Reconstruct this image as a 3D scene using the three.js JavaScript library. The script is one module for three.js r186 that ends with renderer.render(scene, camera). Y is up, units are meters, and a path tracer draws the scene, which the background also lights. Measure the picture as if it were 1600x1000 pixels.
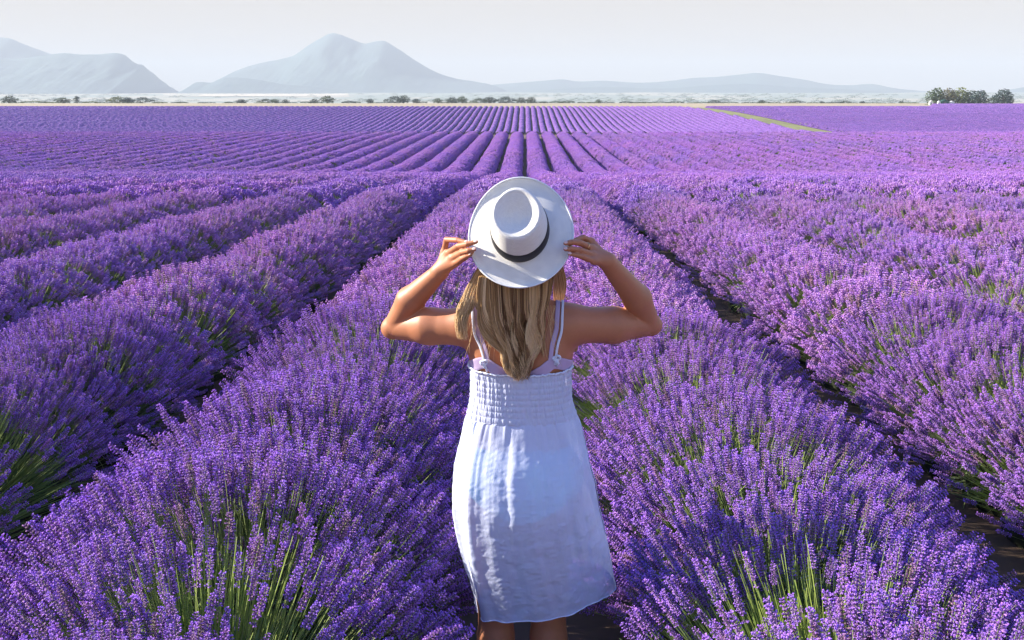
import * as THREE from 'three';
import { mergeGeometries } from 'three/addons/utils/BufferGeometryUtils.js';

// ---------------------------------------------------------------- camera, sky, sun, exposure
const scene = new THREE.Scene();
const camera = new THREE.PerspectiveCamera(33.72, 1.6, 0.1, 30000);
const EYE = new THREE.Vector3(0, 2.0, 0), PITCH = 11.98 * Math.PI / 180, YAW = 0.0121;
camera.position.copy(EYE);
camera.rotation.order = 'YXZ'; camera.rotation.set(-PITCH, YAW, 0);
camera.updateMatrixWorld(true);
const renderer = new THREE.WebGLRenderer({ antialias: true });
renderer.setSize(1024, 640);
renderer.toneMapping = THREE.LinearToneMapping;
renderer.toneMappingExposure = 2.6;
renderer.shadowMap.enabled = true;

const SUN = new THREE.Vector3(-0.86, 0.43, -0.25).normalize();
{
  const W = 512, H = 256, px = new Float32Array(W * H * 4);
  const stops = [[-90, .30, .27, .24], [0, .30, .25, .20], [6, .29, .262, .235], [15, .21, .26, .37], [30, .085, .16, .37], [55, .04, .10, .34], [90, .03, .085, .32]];
  for (let j = 0; j < H; j++) {
    const el = (j + .5) / H * 180 - 90;
    let k = 0; while (k < stops.length - 2 && el > stops[k + 1][0]) k++;
    const a = stops[k], b = stops[k + 1], t = Math.min(1, Math.max(0, (el - a[0]) / (b[0] - a[0]))), s = t * t * (3 - 2 * t);
    for (let i = 0; i < W; i++) {
      const o = (j * W + i) * 4;
      for (let c = 0; c < 3; c++) px[o + c] = a[c + 1] + (b[c + 1] - a[c + 1]) * s;
      px[o + 3] = 1;
    }
  }
  const sky = new THREE.DataTexture(px, W, H, THREE.RGBAFormat, THREE.FloatType);
  sky.mapping = THREE.EquirectangularReflectionMapping; sky.magFilter = THREE.LinearFilter; sky.needsUpdate = true;
  scene.background = sky; scene.environment = sky;
}
const sun = new THREE.DirectionalLight(new THREE.Color(1, .9, .76), 5);
sun.position.copy(SUN).multiplyScalar(60); sun.target.position.set(0, 0, -6);
sun.castShadow = true; sun.shadow.radius = 1.2;
Object.assign(sun.shadow.camera, { left: -30, right: 30, top: 30, bottom: -30, near: 1, far: 200 });
scene.add(sun, sun.target);
scene.fog = new THREE.FogExp2(new THREE.Color(.82, .93, 1.0), 2.15e-4);

// ---------------------------------------------------------------- helpers
let seed = 20240617;
const rnd = () => { seed = (seed + 0x6D2B79F5) | 0; let t = Math.imul(seed ^ seed >>> 15, 1 | seed); t = t + Math.imul(t ^ t >>> 7, 61 | t) ^ t; return ((t ^ t >>> 14) >>> 0) / 4294967296; };
const rr = (a, b) => a + (b - a) * rnd();
const gauss = () => (rnd() + rnd() + rnd() + rnd() - 2) * 1.0;
const clamp = (x, a, b) => Math.min(b, Math.max(a, x));
const lerp = (a, b, t) => a + (b - a) * t;
const sstep = (a, b, x) => { const t = clamp((x - a) / (b - a), 0, 1); return t * t * (3 - 2 * t); };
const hash = (x, y, z) => { let h = Math.imul(x, 374761393) ^ Math.imul(y, 668265263) ^ Math.imul(z, 1440662683); h = Math.imul(h ^ h >>> 13, 1274126177); return ((h ^ h >>> 16) >>> 0) / 2147483648 - 1; };
function noise(x, y = 0, z = 0) {
  const X = Math.floor(x), Y = Math.floor(y), Z = Math.floor(z), f = (t) => t * t * (3 - 2 * t), u = f(x - X), v = f(y - Y), w = f(z - Z);
  const L = (k) => lerp(lerp(hash(X, Y, k), hash(X + 1, Y, k), u), lerp(hash(X, Y + 1, k), hash(X + 1, Y + 1, k), u), v);
  return lerp(L(Z), L(Z + 1), w);
}
const fbm = (x, y, z, n = 4) => { let s = 0, a = .5; for (let i = 0; i < n; i++) { s += a * noise(x, y, z); x *= 2.03; y *= 2.03; z *= 2.03; a *= .5; } return s; };
function curve(pts) { // smooth curve through [x, y...] rows
  const n = pts[0].length - 1;
  return (x) => {
    let k = 0; while (k < pts.length - 2 && x > pts[k + 1][0]) k++;
    const p = pts[k], q = pts[k + 1], h = q[0] - p[0], t = clamp((x - p[0]) / h, 0, 1), out = [];
    for (let c = 1; c <= n; c++) {
      const sl = (i) => i <= 0 || i >= pts.length - 1 ? (i <= 0 ? (pts[1][c] - pts[0][c]) / (pts[1][0] - pts[0][0]) : (pts[i][c] - pts[i - 1][c]) / (pts[i][0] - pts[i - 1][0])) : .5 * ((pts[i][c] - pts[i - 1][c]) / (pts[i][0] - pts[i - 1][0]) + (pts[i + 1][c] - pts[i][c]) / (pts[i + 1][0] - pts[i][0]));
      const t2 = t * t, t3 = t2 * t;
      out.push((2 * t3 - 3 * t2 + 1) * p[c] + (t3 - 2 * t2 + t) * h * sl(k) + (-2 * t3 + 3 * t2) * q[c] + (t3 - t2) * h * sl(k + 1));
    }
    return n === 1 ? out[0] : out;
  };
}
const V = (x, y, z) => new THREE.Vector3(x, y, z);
function at(px, py, dist) { // where the sight line through a point of a 1600 x 1000 view meets a plane so far ahead
  const v = V((px - 800) / 1650, -(py - 500) / 1650, -1).applyQuaternion(camera.quaternion);
  return v.multiplyScalar(dist / -v.z).add(EYE);
}
const used = {};
function numbered(name) { const n = used[name] = (used[name] ?? -1) + 1; return n ? `${name}_${String(n).padStart(3, '0')}` : name; }
function tag(o, label, category, group, kind) { if (label) o.userData.label = label; if (category) o.userData.category = category; if (group) o.userData.group = group; if (kind) o.userData.kind = kind; return o; }
function top(o, name) { o.name = numbered(name); scene.add(o); return o; }
function part(name, geo, mat, parent, kind) { const m = new THREE.Mesh(geo, mat); m.name = name; m.castShadow = m.receiveShadow = true; if (kind) m.userData.kind = kind; parent.add(m); return m; }
function thing(name, label, category, pos, group) { const o = new THREE.Group(); o.position.copy(pos); tag(o, label, category, group); return top(o, name); }
const nth = (n) => `${n}${n % 100 > 10 && n % 100 < 14 ? 'th' : ['th', 'st', 'nd', 'rd'][n % 10] || 'th'}`;
const rgb = (r, g, b) => new THREE.Color().setRGB(r, g, b);
const std = (color, roughness = .9, more = {}) => new THREE.MeshStandardMaterial({ color, roughness, ...more });

class Mesher { // triangles with vertex colours
  constructor() { this.p = []; this.c = []; this.i = []; this.n = null; this.uv = null; }
  v(x, y, z, c) { this.p.push(x, y, z); this.c.push(c[0], c[1], c[2]); return this.p.length / 3 - 1; }
  t(a, b, c) { this.i.push(a, b, c); }
  q(a, b, c, d) { this.i.push(a, b, c, a, c, d); }
  build(smooth = true) {
    let g = new THREE.BufferGeometry();
    g.setAttribute('position', new THREE.Float32BufferAttribute(this.p, 3));
    g.setAttribute('color', new THREE.Float32BufferAttribute(this.c, 3));
    if (this.uv) g.setAttribute('uv', new THREE.Float32BufferAttribute(this.uv, 2));
    g.setIndex(this.i);
    if (!smooth) g = g.toNonIndexed();
    g.computeVertexNormals();
    return g;
  }
  tube(pts, radii, sides, col) { // col: colour or function of t
    let prev = null; const n = pts.length;
    for (let i = 0; i < n; i++) {
      const a = pts[Math.max(0, i - 1)], b = pts[Math.min(n - 1, i + 1)], d = V(b.x - a.x, b.y - a.y, b.z - a.z).normalize();
      const e = Math.abs(d.y) < .9 ? V(0, 1, 0) : V(1, 0, 0), u = V().crossVectors(d, e).normalize(), w = V().crossVectors(d, u);
      const r = typeof radii === 'number' ? radii : radii(i / (n - 1)), c = typeof col === 'function' ? col(i / (n - 1)) : col, ring = [];
      for (let k = 0; k < sides; k++) { const f = k / sides * 2 * Math.PI, cu = Math.cos(f) * r, cw = Math.sin(f) * r; ring.push(this.v(pts[i].x + u.x * cu + w.x * cw, pts[i].y + u.y * cu + w.y * cw, pts[i].z + u.z * cu + w.z * cw, c)); }
      if (prev) for (let k = 0; k < sides; k++) this.q(prev[k], prev[(k + 1) % sides], ring[(k + 1) % sides], ring[k]);
      prev = ring;
    }
    return prev;
  }
  bud(a, d, len, r, c0, c1, sides = 3) { // a small pointed body from a along d
    const e = Math.abs(d.y) < .9 ? V(0, 1, 0) : V(1, 0, 0), u = V().crossVectors(d, e).normalize(), w = V().crossVectors(d, u);
    const A = this.v(a.x, a.y, a.z, c0), B = this.v(a.x + d.x * len, a.y + d.y * len, a.z + d.z * len, c1), ring = [], m = len * .55;
    for (let k = 0; k < sides; k++) { const f = k / sides * 2 * Math.PI + a.y * 900, x = Math.cos(f) * r, y = Math.sin(f) * r; ring.push(this.v(a.x + d.x * m + u.x * x + w.x * y, a.y + d.y * m + u.y * x + w.y * y, a.z + d.z * m + u.z * x + w.z * y, c0)); }
    for (let k = 0; k < sides; k++) { this.t(A, ring[k], ring[(k + 1) % sides]); this.t(B, ring[(k + 1) % sides], ring[k]); }
  }
}

// ---------------------------------------------------------------- the lie of the land
const landY = curve([[-30, .8], [-10, .45], [0, .1], [3, 0], [10, -.24], [22, -.68], [34, -1.34], [46, -2.12], [57, -2.85], [65, -3.2], [74, -3.25], [95, -3.12], [118, -2.96], [126, -2.98], [138, -3.3], [160, -4.5], [220, -6.6], [250, -6.9], [264, -6.7], [358, -2.45], [375, -2.1], [420, -1.75], [500, -1.55], [620, -2.2], [1000, -5], [2500, -9], [4200, 10], [5200, 18], [12000, 40]]);
const land = (x, z) => landY(-z);
{
  const zs = [-30]; for (let d = -30; d < 9500;) { d += d < 20 ? .5 : d < 150 ? 2 : d < 600 ? 6 : d < 2000 ? 60 : 250; zs.push(d); }
  const M = new Mesher(), NX = 90; let prev = null;
  for (const d of zs) {
    const row = [];
    for (let i = 0; i <= NX; i++) {
      const u = i / NX * 2 - 1, x = u * (60 + .85 * Math.max(0, d)), bump = d < 60 ? .025 * noise(x * 3, d * 3) : d > 700 ? 3 * noise(x / 300, d / 300) : 0;
      const n = .5 + .5 * fbm(x * .4, d * .4, 3), far = sstep(640, 800, d), f2 = .5 + .5 * fbm(x / 160, d / 420, 7);
      const soil = [.105 + .05 * n, .068 + .035 * n, .045 + .022 * n], plain = f2 > .55 ? [.42, .40, .30] : [.25, .30, .24];
      row.push(M.v(x, land(x, -d) + bump, -d, soil.map((s, k) => lerp(s, plain[k], far))));
    }
    if (prev) for (let i = 0; i < NX; i++) M.q(prev[i], prev[i + 1], row[i + 1], row[i]);
    prev = row;
  }
  const m = new THREE.Mesh(M.build(), std(0xffffff, 1, { vertexColors: true })); m.receiveShadow = true;
  tag(top(m, 'ground'), 'brown soil between the lavender rows running on to the distant plain', null, null, 'structure');
}
function sheet(name, label, outline, lift, color, step = 6, mottled = .3) { // a strip of ground between two edges: outline(d) gives [x0, x1] on [d0, d1]
  const M = new Mesher(); let prev = null;
  const n = Math.ceil((outline.d1 - outline.d0) / step);
  for (let j = 0; j <= n; j++) {
    const d = lerp(outline.d0, outline.d1, j / n), [x0, x1] = outline.at(d), row = [], NX = outline.nx || 60;
    for (let i = 0; i <= NX; i++) { const x = lerp(x0, x1, i / NX), k = 1 + mottled * fbm(x * .12, d * .12, 11) + .6 * mottled * noise(x * 1.3, d * .7, 4); row.push(M.v(x, land(x, -d) + lift, -d, [color[0] * k, color[1] * k, color[2] * k])); }
    if (prev) for (let i = 0; i < NX; i++) M.q(prev[i], prev[i + 1], row[i + 1], row[i]);
    prev = row;
  }
  const m = new THREE.Mesh(M.build(), std(0xffffff, 1, { vertexColors: true })); m.receiveShadow = true;
  return tag(top(m, name), label, null, null, 'structure');
}
const trackX = curve([[250, 71.5], [262, 71], [290, 68.8], [320, 65.4], [345, 61.8], [375, 57]]);
sheet('straw_field', 'pale straw coloured field strip beyond the far lavender', { d0: 374, d1: 640, at: () => [-420, 520], nx: 90 }, .06, [.40, .33, .21], 12);
sheet('grass_track', 'narrow green grass track cutting between the far lavender fields', { d0: 250, d1: 376, at: (d) => [trackX(d) - 2.2, trackX(d) + 4.2], nx: 8 }, .12, [.20, .205, .075], 3);
sheet('distant_field', 'pale open field on the plain below the mountains', { d0: 3350, d1: 4150, at: (d) => [at(255, 150, d).x, at(545, 150, d).x], nx: 30 }, 1.5, [.62, .55, .40], 60);

// ---------------------------------------------------------------- mountains
const rock = std(0xffffff, 1, { vertexColors: true });
function mountain(name, label, dist, profile, depth, wild, sd) {
  const H = curve(profile.map(([x, y]) => { const p = at(x, y, dist); return [p.x, p.y]; }));
  const x0 = at(profile[0][0], 150, dist).x, x1 = at(profile[profile.length - 1][0], 150, dist).x, M = new Mesher(), NX = 220, NV = 44; let prev = null;
  const base = landY(dist) - 25;
  for (let j = 0; j <= NV; j++) {
    const v = j / NV * 2 - 1, row = []; // -1 in front, 0 the ridge, 1 behind
    for (let i = 0; i <= NX; i++) {
      const x = lerp(x0, x1, i / NX), h = Math.max(2, H(x) - base), w = Math.abs(v);
      const gully = fbm(x / 90 + sd, v * 5, sd, 5) * wild * .42 * h * Math.min(1, w * 3) * (1 - w);
      const fall = Math.pow(1 - w, v < 0 ? 1.35 : 1.2), y = base + h * fall + gully + 1.2 * noise(x / 14, v * 9, sd) * Math.min(1, w * 6 + .35);
      const green = .5 + .5 * fbm(x / 130, y / 40, sd + 5), c = [lerp(.065, .085, green), lerp(.13, .135, green), lerp(.13, .155, green)];
      row.push(M.v(x + noise(x / 60, v * 4, sd + 9) * 12 * w, y, -dist - v * depth, c));
    }
    if (prev) for (let i = 0; i < NX; i++) M.q(prev[i], prev[i + 1], row[i + 1], row[i]);
    prev = row;
  }
  tag(top(new THREE.Mesh(M.build(), rock), name), label, null, null, 'structure');
}
mountain('mountain', 'hazy blue slope rising behind the mesa at the far left', 5600, [[-190, 92], [-120, 84], [-70, 72], [-30, 61], [0, 58.5], [15, 60], [40, 70], [70, 81], [100, 92], [130, 103], [170, 120], [210, 140]], 700, .25, 3);
mountain('mountain', 'flat topped blue mesa with a steep right hand cliff', 4700, [[-210, 100], [-140, 92], [-80, 95], [-30, 90], [0, 91], [30, 92], [60, 88], [100, 83], [125, 85], [150, 85], [195, 86], [206, 95], [215, 100], [225, 103], [235, 121], [250, 136], [264, 146]], 600, .35, 8);
mountain('mountain', 'tall twin peaked blue mountain left of the middle', 5400, [[300, 146], [340, 125], [370, 110], [400, 100], [440, 92], [460, 86], [480, 72], [500, 60], [517, 52], [528, 53], [545, 59], [570, 68], [585, 65], [600, 64], [620, 75], [650, 95], [680, 112], [710, 122], [740, 127], [770, 133], [800, 146]], 900, .3, 21);
mountain('hill', 'low blue foothill at the left foot of the twin peaked mountain', 4600, [[284, 146], [293, 138], [303, 130], [318, 128], [330, 129], [350, 122], [370, 121], [400, 124], [440, 131], [500, 137], [560, 146]], 450, .3, 33);
mountain('hill', 'long low blue ridge across the right half of the horizon', 5800, [[740, 140], [760, 134], [800, 130], [850, 126], [880, 124], [900, 127], [940, 126], [1000, 129], [1050, 126], [1080, 122], [1120, 120], [1150, 117], [1185, 114], [1220, 119], [1260, 125], [1290, 131], [1330, 133], [1360, 131], [1400, 138], [1440, 142], [1500, 147]], 700, .3, 45);
mountain('hill', 'nearer pale blue rise in front of the long right hand ridge', 5000, [[780, 148], [860, 140], [940, 136], [1040, 138], [1110, 133], [1170, 131], [1240, 136], [1330, 140], [1420, 146]], 450, .3, 52);
mountain('hill', 'blue hill slope at the far right edge behind the tree clump', 5200, [[1490, 150], [1540, 148], [1570, 142], [1600, 136], [1660, 128], [1740, 118], [1820, 110]], 600, .3, 61);

// ---------------------------------------------------------------- lavender
const lavMat = new THREE.MeshPhysicalMaterial({ color: 0xffffff, roughness: .8, vertexColors: true, side: THREE.DoubleSide, transmission: .15, thickness: 0 });
const CAL = [.43, .175, .58], CAL2 = [.72, .43, .80], COR = [.38, .14, .76], COR2 = [.54, .26, .88], DEEP = [.12, .045, .22], FAR1 = [.24, .115, .46], FAR2 = [.32, .18, .49], STEM = [.19, .29, .07], STEM2 = [.28, .37, .10], LEAF = [.07, .11, .04];
const mixc = (a, b, t) => [lerp(a[0], b[0], t), lerp(a[1], b[1], t), lerp(a[2], b[2], t)];
function fineStem(k) { // one flowering stem, 0.56 m, flower head of whorled buds
  const M = new Mesher(), bx = rr(-.03, .03), bz = rr(-.03, .03), L = .56, pos = (y) => { const t = y / L; return V(bx * t * t, y, bz * t * t); };
  M.tube([0, .2, .4, .54].map(pos), (t) => lerp(.0016, .001, t), 3, (t) => mixc(STEM, STEM2, t));
  const whorls = 8 + (k % 3), gap = .0098, y0 = .555 - whorls * gap;
  const ys = []; for (let i = 0; i < whorls; i++) ys.push(y0 + i * gap);
  if (k % 2) ys.unshift(y0 - .022);
  ys.forEach((y, i) => {
    const s = i / (ys.length - 1), n = 8, grow = s > .8 ? lerp(1, .55, (s - .8) / .2) : s < .2 ? lerp(.75, 1, s / .2) : 1;
    for (let b = 0; b < n; b++) {
      const f = b / n * 6.283 + i * .4 + rr(-.25, .25), up = lerp(.2, .9, s) + rr(-.15, .25), d = V(Math.cos(f), up, Math.sin(f)).normalize();
      const a = pos(y + rr(-.0015, .0015)), c = mixc(CAL, CAL2, rnd() * rnd());
      M.bud(a, d, rr(.009, .012) * grow, .0026 * grow, mixc(DEEP, c, .12), mixc(c, CAL2, .8));
      if (rnd() < .42) { // open corolla
        const e = V(a.x + d.x * .009 * grow, a.y + d.y * .009 * grow, a.z + d.z * .009 * grow), cc = mixc(COR, COR2, rnd());
        M.bud(e, V(d.x, d.y * .6 + rr(-.2, .2), d.z).normalize(), .0055, .003, cc, cc);
      }
    }
  });
  return M.build(false);
}
function plainStem(k) { // the same at middle distance
  const M = new Mesher();
  for (let j = 0; j < 3; j++) {
    const ox = rr(-.035, .035), oz = rr(-.035, .035), oy = rr(-.06, .02), pos = (y) => V(ox * y / .56, y, oz * y / .56);
    M.tube([pos(0), pos(.54 + oy)], .0018, 3, (t) => mixc(STEM, STEM2, t));
    for (let i = 0; i < 5; i++) {
      const y = .485 + oy + i * .0155;
      for (let b = 0; b < 4; b++) { const f = b * 1.571 + i * .8 + j, d = V(Math.cos(f), rr(.5, 1.2), Math.sin(f)).normalize(), c = rnd() < .35 ? mixc(COR, COR2, rnd()) : mixc(CAL, CAL2, rnd() * .8); M.bud(pos(y), d, .0165, .0055, mixc(DEEP, c, .85), mixc(c, CAL2, .5)); }
    }
  }
  return M.build(false);
}
function tuft(n, spread, len, fat) { // a handful of stems at larger distance
  const M = new Mesher();
  for (let j = 0; j < n; j++) {
    const r = Math.sqrt(rnd()) * spread, f = rnd() * 6.283, ox = r * Math.cos(f), oz = r * Math.sin(f), top_ = len * rr(.82, 1.04), s = rr(.7, 1), pos = (y) => V(ox * (s + (1 - s) * y / len), y, oz * (s + (1 - s) * y / len));
    M.tube([pos(len * .15), pos(top_ - .05)], .002 * fat, 3, (t) => mixc(STEM, STEM2, t));
    for (let i = 0; i < 2; i++) { const c = rnd() < .4 ? mixc(COR, COR2, rnd()) : mixc(CAL, CAL2, rnd()); M.bud(pos(top_ - .065 + i * .03), V(rr(-.2, .2), 1, rr(-.2, .2)).normalize(), .05, .0085 * fat, mixc(DEEP, c, .7), mixc(c, COR, .2), 4); }
  }
  return M.build(false);
}
function leafTuft() {
  const M = new Mesher();
  for (let j = 0; j < 34; j++) {
    const f = rnd() * 6.283, e = rr(.25, 1.4), d = V(Math.cos(f) * Math.cos(e), Math.sin(e), Math.sin(f) * Math.cos(e)), l = rr(.10, .2), w = .0035, c = mixc(LEAF, STEM2, rnd() * .7);
    const s = V(-Math.sin(f), 0, Math.cos(f)).multiplyScalar(w), b = d.clone().multiplyScalar(.02), m = d.clone().multiplyScalar(l * .6), t = d.clone().multiplyScalar(l); t.y -= .02;
    const A = M.v(b.x - s.x, b.y, b.z - s.z, c), B = M.v(b.x + s.x, b.y, b.z + s.z, c), C = M.v(m.x + s.x, m.y, m.z + s.z, c), D = M.v(m.x - s.x, m.y, m.z - s.z, c), T = M.v(t.x, t.y, t.z, c);
    M.q(A, B, C, D); M.t(D, C, T);
  }
  return M.build(false);
}
const FINE = [0, 1, 2, 3, 4, 5].map(fineStem), PLAIN = [0, 1, 2, 3].map(plainStem), TUFT = [0, 1, 2].map(() => tuft(20, .1, .34, 1.7)), CLUMP = [0, 1, 2].map(() => tuft(24, .12, .34, 2.2)), LEAVES = [leafTuft(), leafTuft()];
const GREEN = [0, 1].map(() => { const M = new Mesher(); for (let j = 0; j < 3; j++) { const a = rr(-.05, .05), b = rr(-.05, .05), l = rr(.4, .56), c = mixc([.17, .30, .045], [.40, .50, .11], rnd()); M.tube([V(a * .3, 0, b * .3), V(a * .6, l * .6, b * .6), V(a, l, b)], (t) => lerp(.0024, .0011, t), 3, c); } return M.build(false); });
const SPOTS = [[-2.1, 4.4, .5], [-.82, 2.8, .36], [.66, 2.72, .26], [3.4, 7.7, .4], [.7, 4.1, .16], [-2.5, 9.5, .3], [2.3, 6.2, .2], [-.75, 4.9, .16], [4.6, 10.5, .4], [1.9, 4.6, .25]];
const mound = (() => { const g = new THREE.IcosahedronGeometry(1, 3), p = g.attributes.position; for (let i = 0; i < p.count; i++) { const k = 1 + .16 * fbm(p.getX(i) * 3, p.getY(i) * 3, p.getZ(i) * 3); p.setXYZ(i, p.getX(i) * k, p.getY(i) * k, p.getZ(i) * k); } g.computeVertexNormals(); return g; })();
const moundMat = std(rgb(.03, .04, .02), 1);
class Copies { // collects placements, then makes one InstancedMesh per shape
  constructor(shapes) { this.shapes = shapes; this.m = shapes.map(() => []); this.c = shapes.map(() => []); }
  add(k, o, q, s, tint) { const M = new THREE.Matrix4().compose(o, q, s); this.m[k].push(...M.elements); this.c[k].push(...tint); }
  build(name, mat, parent) {
    this.shapes.forEach((g, k) => {
      const n = this.m[k].length / 16; if (!n) return;
      const im = new THREE.InstancedMesh(g, mat, n); im.instanceMatrix.array.set(this.m[k]);
      im.instanceColor = new THREE.InstancedBufferAttribute(new Float32Array(this.c[k]), 3);
      im.name = name; im.userData.kind = 'stuff'; im.castShadow = im.receiveShadow = true; parent.add(im);
    });
  }
}
const UP = V(0, 1, 0);
const turnTo = (d) => new THREE.Quaternion().setFromUnitVectors(UP, d).multiply(new THREE.Quaternion().setFromAxisAngle(UP, rnd() * 6.283));
const S = 1.8; // row to row
const rowX = (k, d) => (k + .5) * S + .05 * noise(d * .25, k * 7.3) * (1 - sstep(15, 50, d));
const halfW = (d) => Math.abs(d) * .505 + 1.6 + .04 * Math.abs(d);
const counts = { fine: 0, plain: 0, tuft: 0, clump: 0 };
function plantTint(x, d) { const n = noise(x * .5, d * .35, 5), m = noise(x * .11, d * .09, 8); return [1 + .10 * n + .08 * m, 1 + .06 * n, 1 + .05 * m - .04 * n]; }
function lavenderRow(k, d0, d1, root) {
  const fine = new Copies(FINE), plain = new Copies(PLAIN), tufts = new Copies(TUFT), clumps = new Copies(CLUMP), leaves = new Copies(LEAVES), greens = new Copies(GREEN), mounds = new Copies([mound]);
  const base = root.position;
  let d = d0;
  while (d < d1) {
    const near = d < 6.2, mid = d < 20, far = d > 62 + 30 * rnd(), step = near || mid ? .5 : far ? 1.0 : .6;
    d += step * rr(.85, 1.15);
    const x0 = (k + .5) * S;
    if (Math.abs(x0 - .012 * d * -1) > halfW(d) + (near ? .4 : 0)) continue;
    const x = rowX(k, d) + rr(-.04, .04) * (far ? .3 : 1), y = land(x, -d), size = 1 + (far ? .025 : mid ? .07 : .04) * gauss() + .05 * noise(d * .6, k * 3.1), C = V(x - base.x, y + (far ? .18 : .10) - base.y, -d - base.z);
    const RX = (d < 20 ? (k === 0 || k === -1 ? .86 : .76) : far ? .73 : lerp(.76, .73, clamp((d - 20) / 40, 0, 1))) * size, RY = (far ? .66 : .74) * size, RZ = .52, pt = plantTint(x, d), bare = noise(x * .8, d * .8, 2);
    if (near || mid) {
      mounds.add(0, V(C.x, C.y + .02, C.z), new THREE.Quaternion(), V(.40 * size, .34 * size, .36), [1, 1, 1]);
      for (let i = 0; i < (near ? 34 : 16); i++) { const f = rnd() * 6.283, e = rr(.1, 1.5), dir = V(Math.cos(f) * Math.cos(e), Math.sin(e), Math.sin(f) * Math.cos(e)); leaves.add(i % 2, V(C.x + dir.x * .36, C.y + dir.y * .3, C.z + dir.z * .32), turnTo(dir), V(1, 1, 1).multiplyScalar(rr(.9, 1.5)), [1, 1.0 + rr(-.15, .25), 1]); }
      const n = near ? 900 : 330;
      for (let i = 0; i < n; i++) {
        const se = lerp(.2, 1, Math.pow(rnd(), .9)), ce = Math.sqrt(1 - se * se), f = rnd() * 6.283, dir = V(Math.cos(f) * ce, se, Math.sin(f) * ce);
        const R = 1 + .055 * gauss(), tip = V(C.x + dir.x * RX * R, C.y + dir.y * RY * R, C.z + dir.z * RZ * R * 1.1);
        const gap = noise((tip.x + base.x) * 3.2, tip.y * 3.2, (tip.z + base.z) * 3.2);
        let spot = 0; for (const q of SPOTS) spot = Math.max(spot, 1 - Math.hypot(tip.x + base.x - q[0], tip.z + base.z + q[1]) / q[2]);
        const lost = (gap + bare * .35 < -.42 && rnd() < .75) || rnd() < Math.min(.8, spot * 1.7);
        const wx = tip.x + base.x - .03, wz = tip.z + base.z + 3.11; if (near && (wx * wx / .06 + wz * wz / .075 < 1 || (wx - .05) ** 2 / .042 + (wz - .25) ** 2 / .22 < 1)) continue;
        const foot = V(C.x + dir.x * .2, C.y + .02 + dir.y * .1, C.z + dir.z * .2), ax = tip.clone().sub(foot).normalize();
        ax.x += gauss() * .07; ax.z += gauss() * .07; ax.y += .12; ax.normalize();
        const len = tip.distanceTo(foot), s = clamp(len / .62, .75, 1.2) * rr(.92, 1.08), pos = tip.clone().addScaledVector(ax, -.56 * s);
        const t = 1 + .12 * gauss(), tint = rnd() < .06 ? [.8 * t, .85 * t, .5 * t] : [pt[0] * t * (1 + .09 * gauss()), pt[1] * t, pt[2] * t];
        if (lost) { if (rnd() < .75) greens.add(i % 2, pos, turnTo(ax), V(1, s * rr(.75, 1.05), 1), [t, t, t]); } else if (near) { fine.add(i % FINE.length, pos, turnTo(ax), V(s * 1.08, s, s * 1.08), tint); counts.fine++; } else { plain.add(i % PLAIN.length, pos, turnTo(ax), V(s, s, s), tint); counts.plain++; }
      }
    } else {
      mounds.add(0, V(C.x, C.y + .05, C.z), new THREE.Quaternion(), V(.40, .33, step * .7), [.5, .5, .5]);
      const n = far ? 40 : 50;
      for (let i = 0; i < n; i++) {
        const a = (rnd() - .5) * 2.9, dir = V(Math.sin(a), Math.cos(a), rr(-.25, .25)).normalize(), R = 1 + .06 * gauss(), s = rr(.9, 1.12);
        const tip = V(C.x + dir.x * RX * R, C.y + dir.y * RY * R, C.z + rr(-.5, .5) * step * 1.3), pos = tip.clone().addScaledVector(dir, -.34 * s);
        if (d < 38 && noise((tip.x + base.x) * 2.2, tip.y * 2.2, (tip.z + base.z) * 2.2) + bare * .3 < -.5) continue;
        const t = 1 + .09 * gauss(), tint = [pt[0] * t * (1 + .04 * gauss()), pt[1] * t, pt[2] * t];
        (far ? clumps : tufts).add(i % 3, pos, turnTo(dir), V(s, s, s), tint); far ? counts.clump++ : counts.tuft++;
      }
    }
  }
  mounds.build('foliage', moundMat, root); leaves.build('leaves', lavMat, root); greens.build('bare_stems', lavMat, root);
  fine.build('flowering_stems', lavMat, root); plain.build('flowering_stems', lavMat, root); tufts.build('flowering_stems', lavMat, root); clumps.build('flowering_stems', lavMat, root);
}
const ORD = ['first', 'second', 'third', 'fourth', 'fifth', 'sixth', 'seventh', 'eighth', 'ninth', 'tenth', 'eleventh', 'twelfth'];
for (let k = 0; k < 38; k++) for (const side of [-1, 1]) {
  const row = side > 0 ? k : -1 - k, x = (row + .5) * S, dStart = Math.max(1.15, (Math.abs(x) - 2.3) / .56);
  if (dStart > 124) continue;
  const where = side > 0 ? 'right' : 'left', label = k === 0 ? `broad lavender row brushing the ${where} side of the woman's white dress` : k < 12 ? `${ORD[k]} lavender row counted to the ${where} from the woman` : `${nth(k + 1)} lavender row counted to the ${where} from the woman, seen only in the valley`;
  const o = thing('lavender_row', label, 'lavender row', V(x, land(x, -dStart), -dStart), k < 12 ? 'lavender rows running towards the crest' : `outer lavender rows on the ${where}`);
  lavenderRow(row, dStart, 128, o);
}
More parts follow.
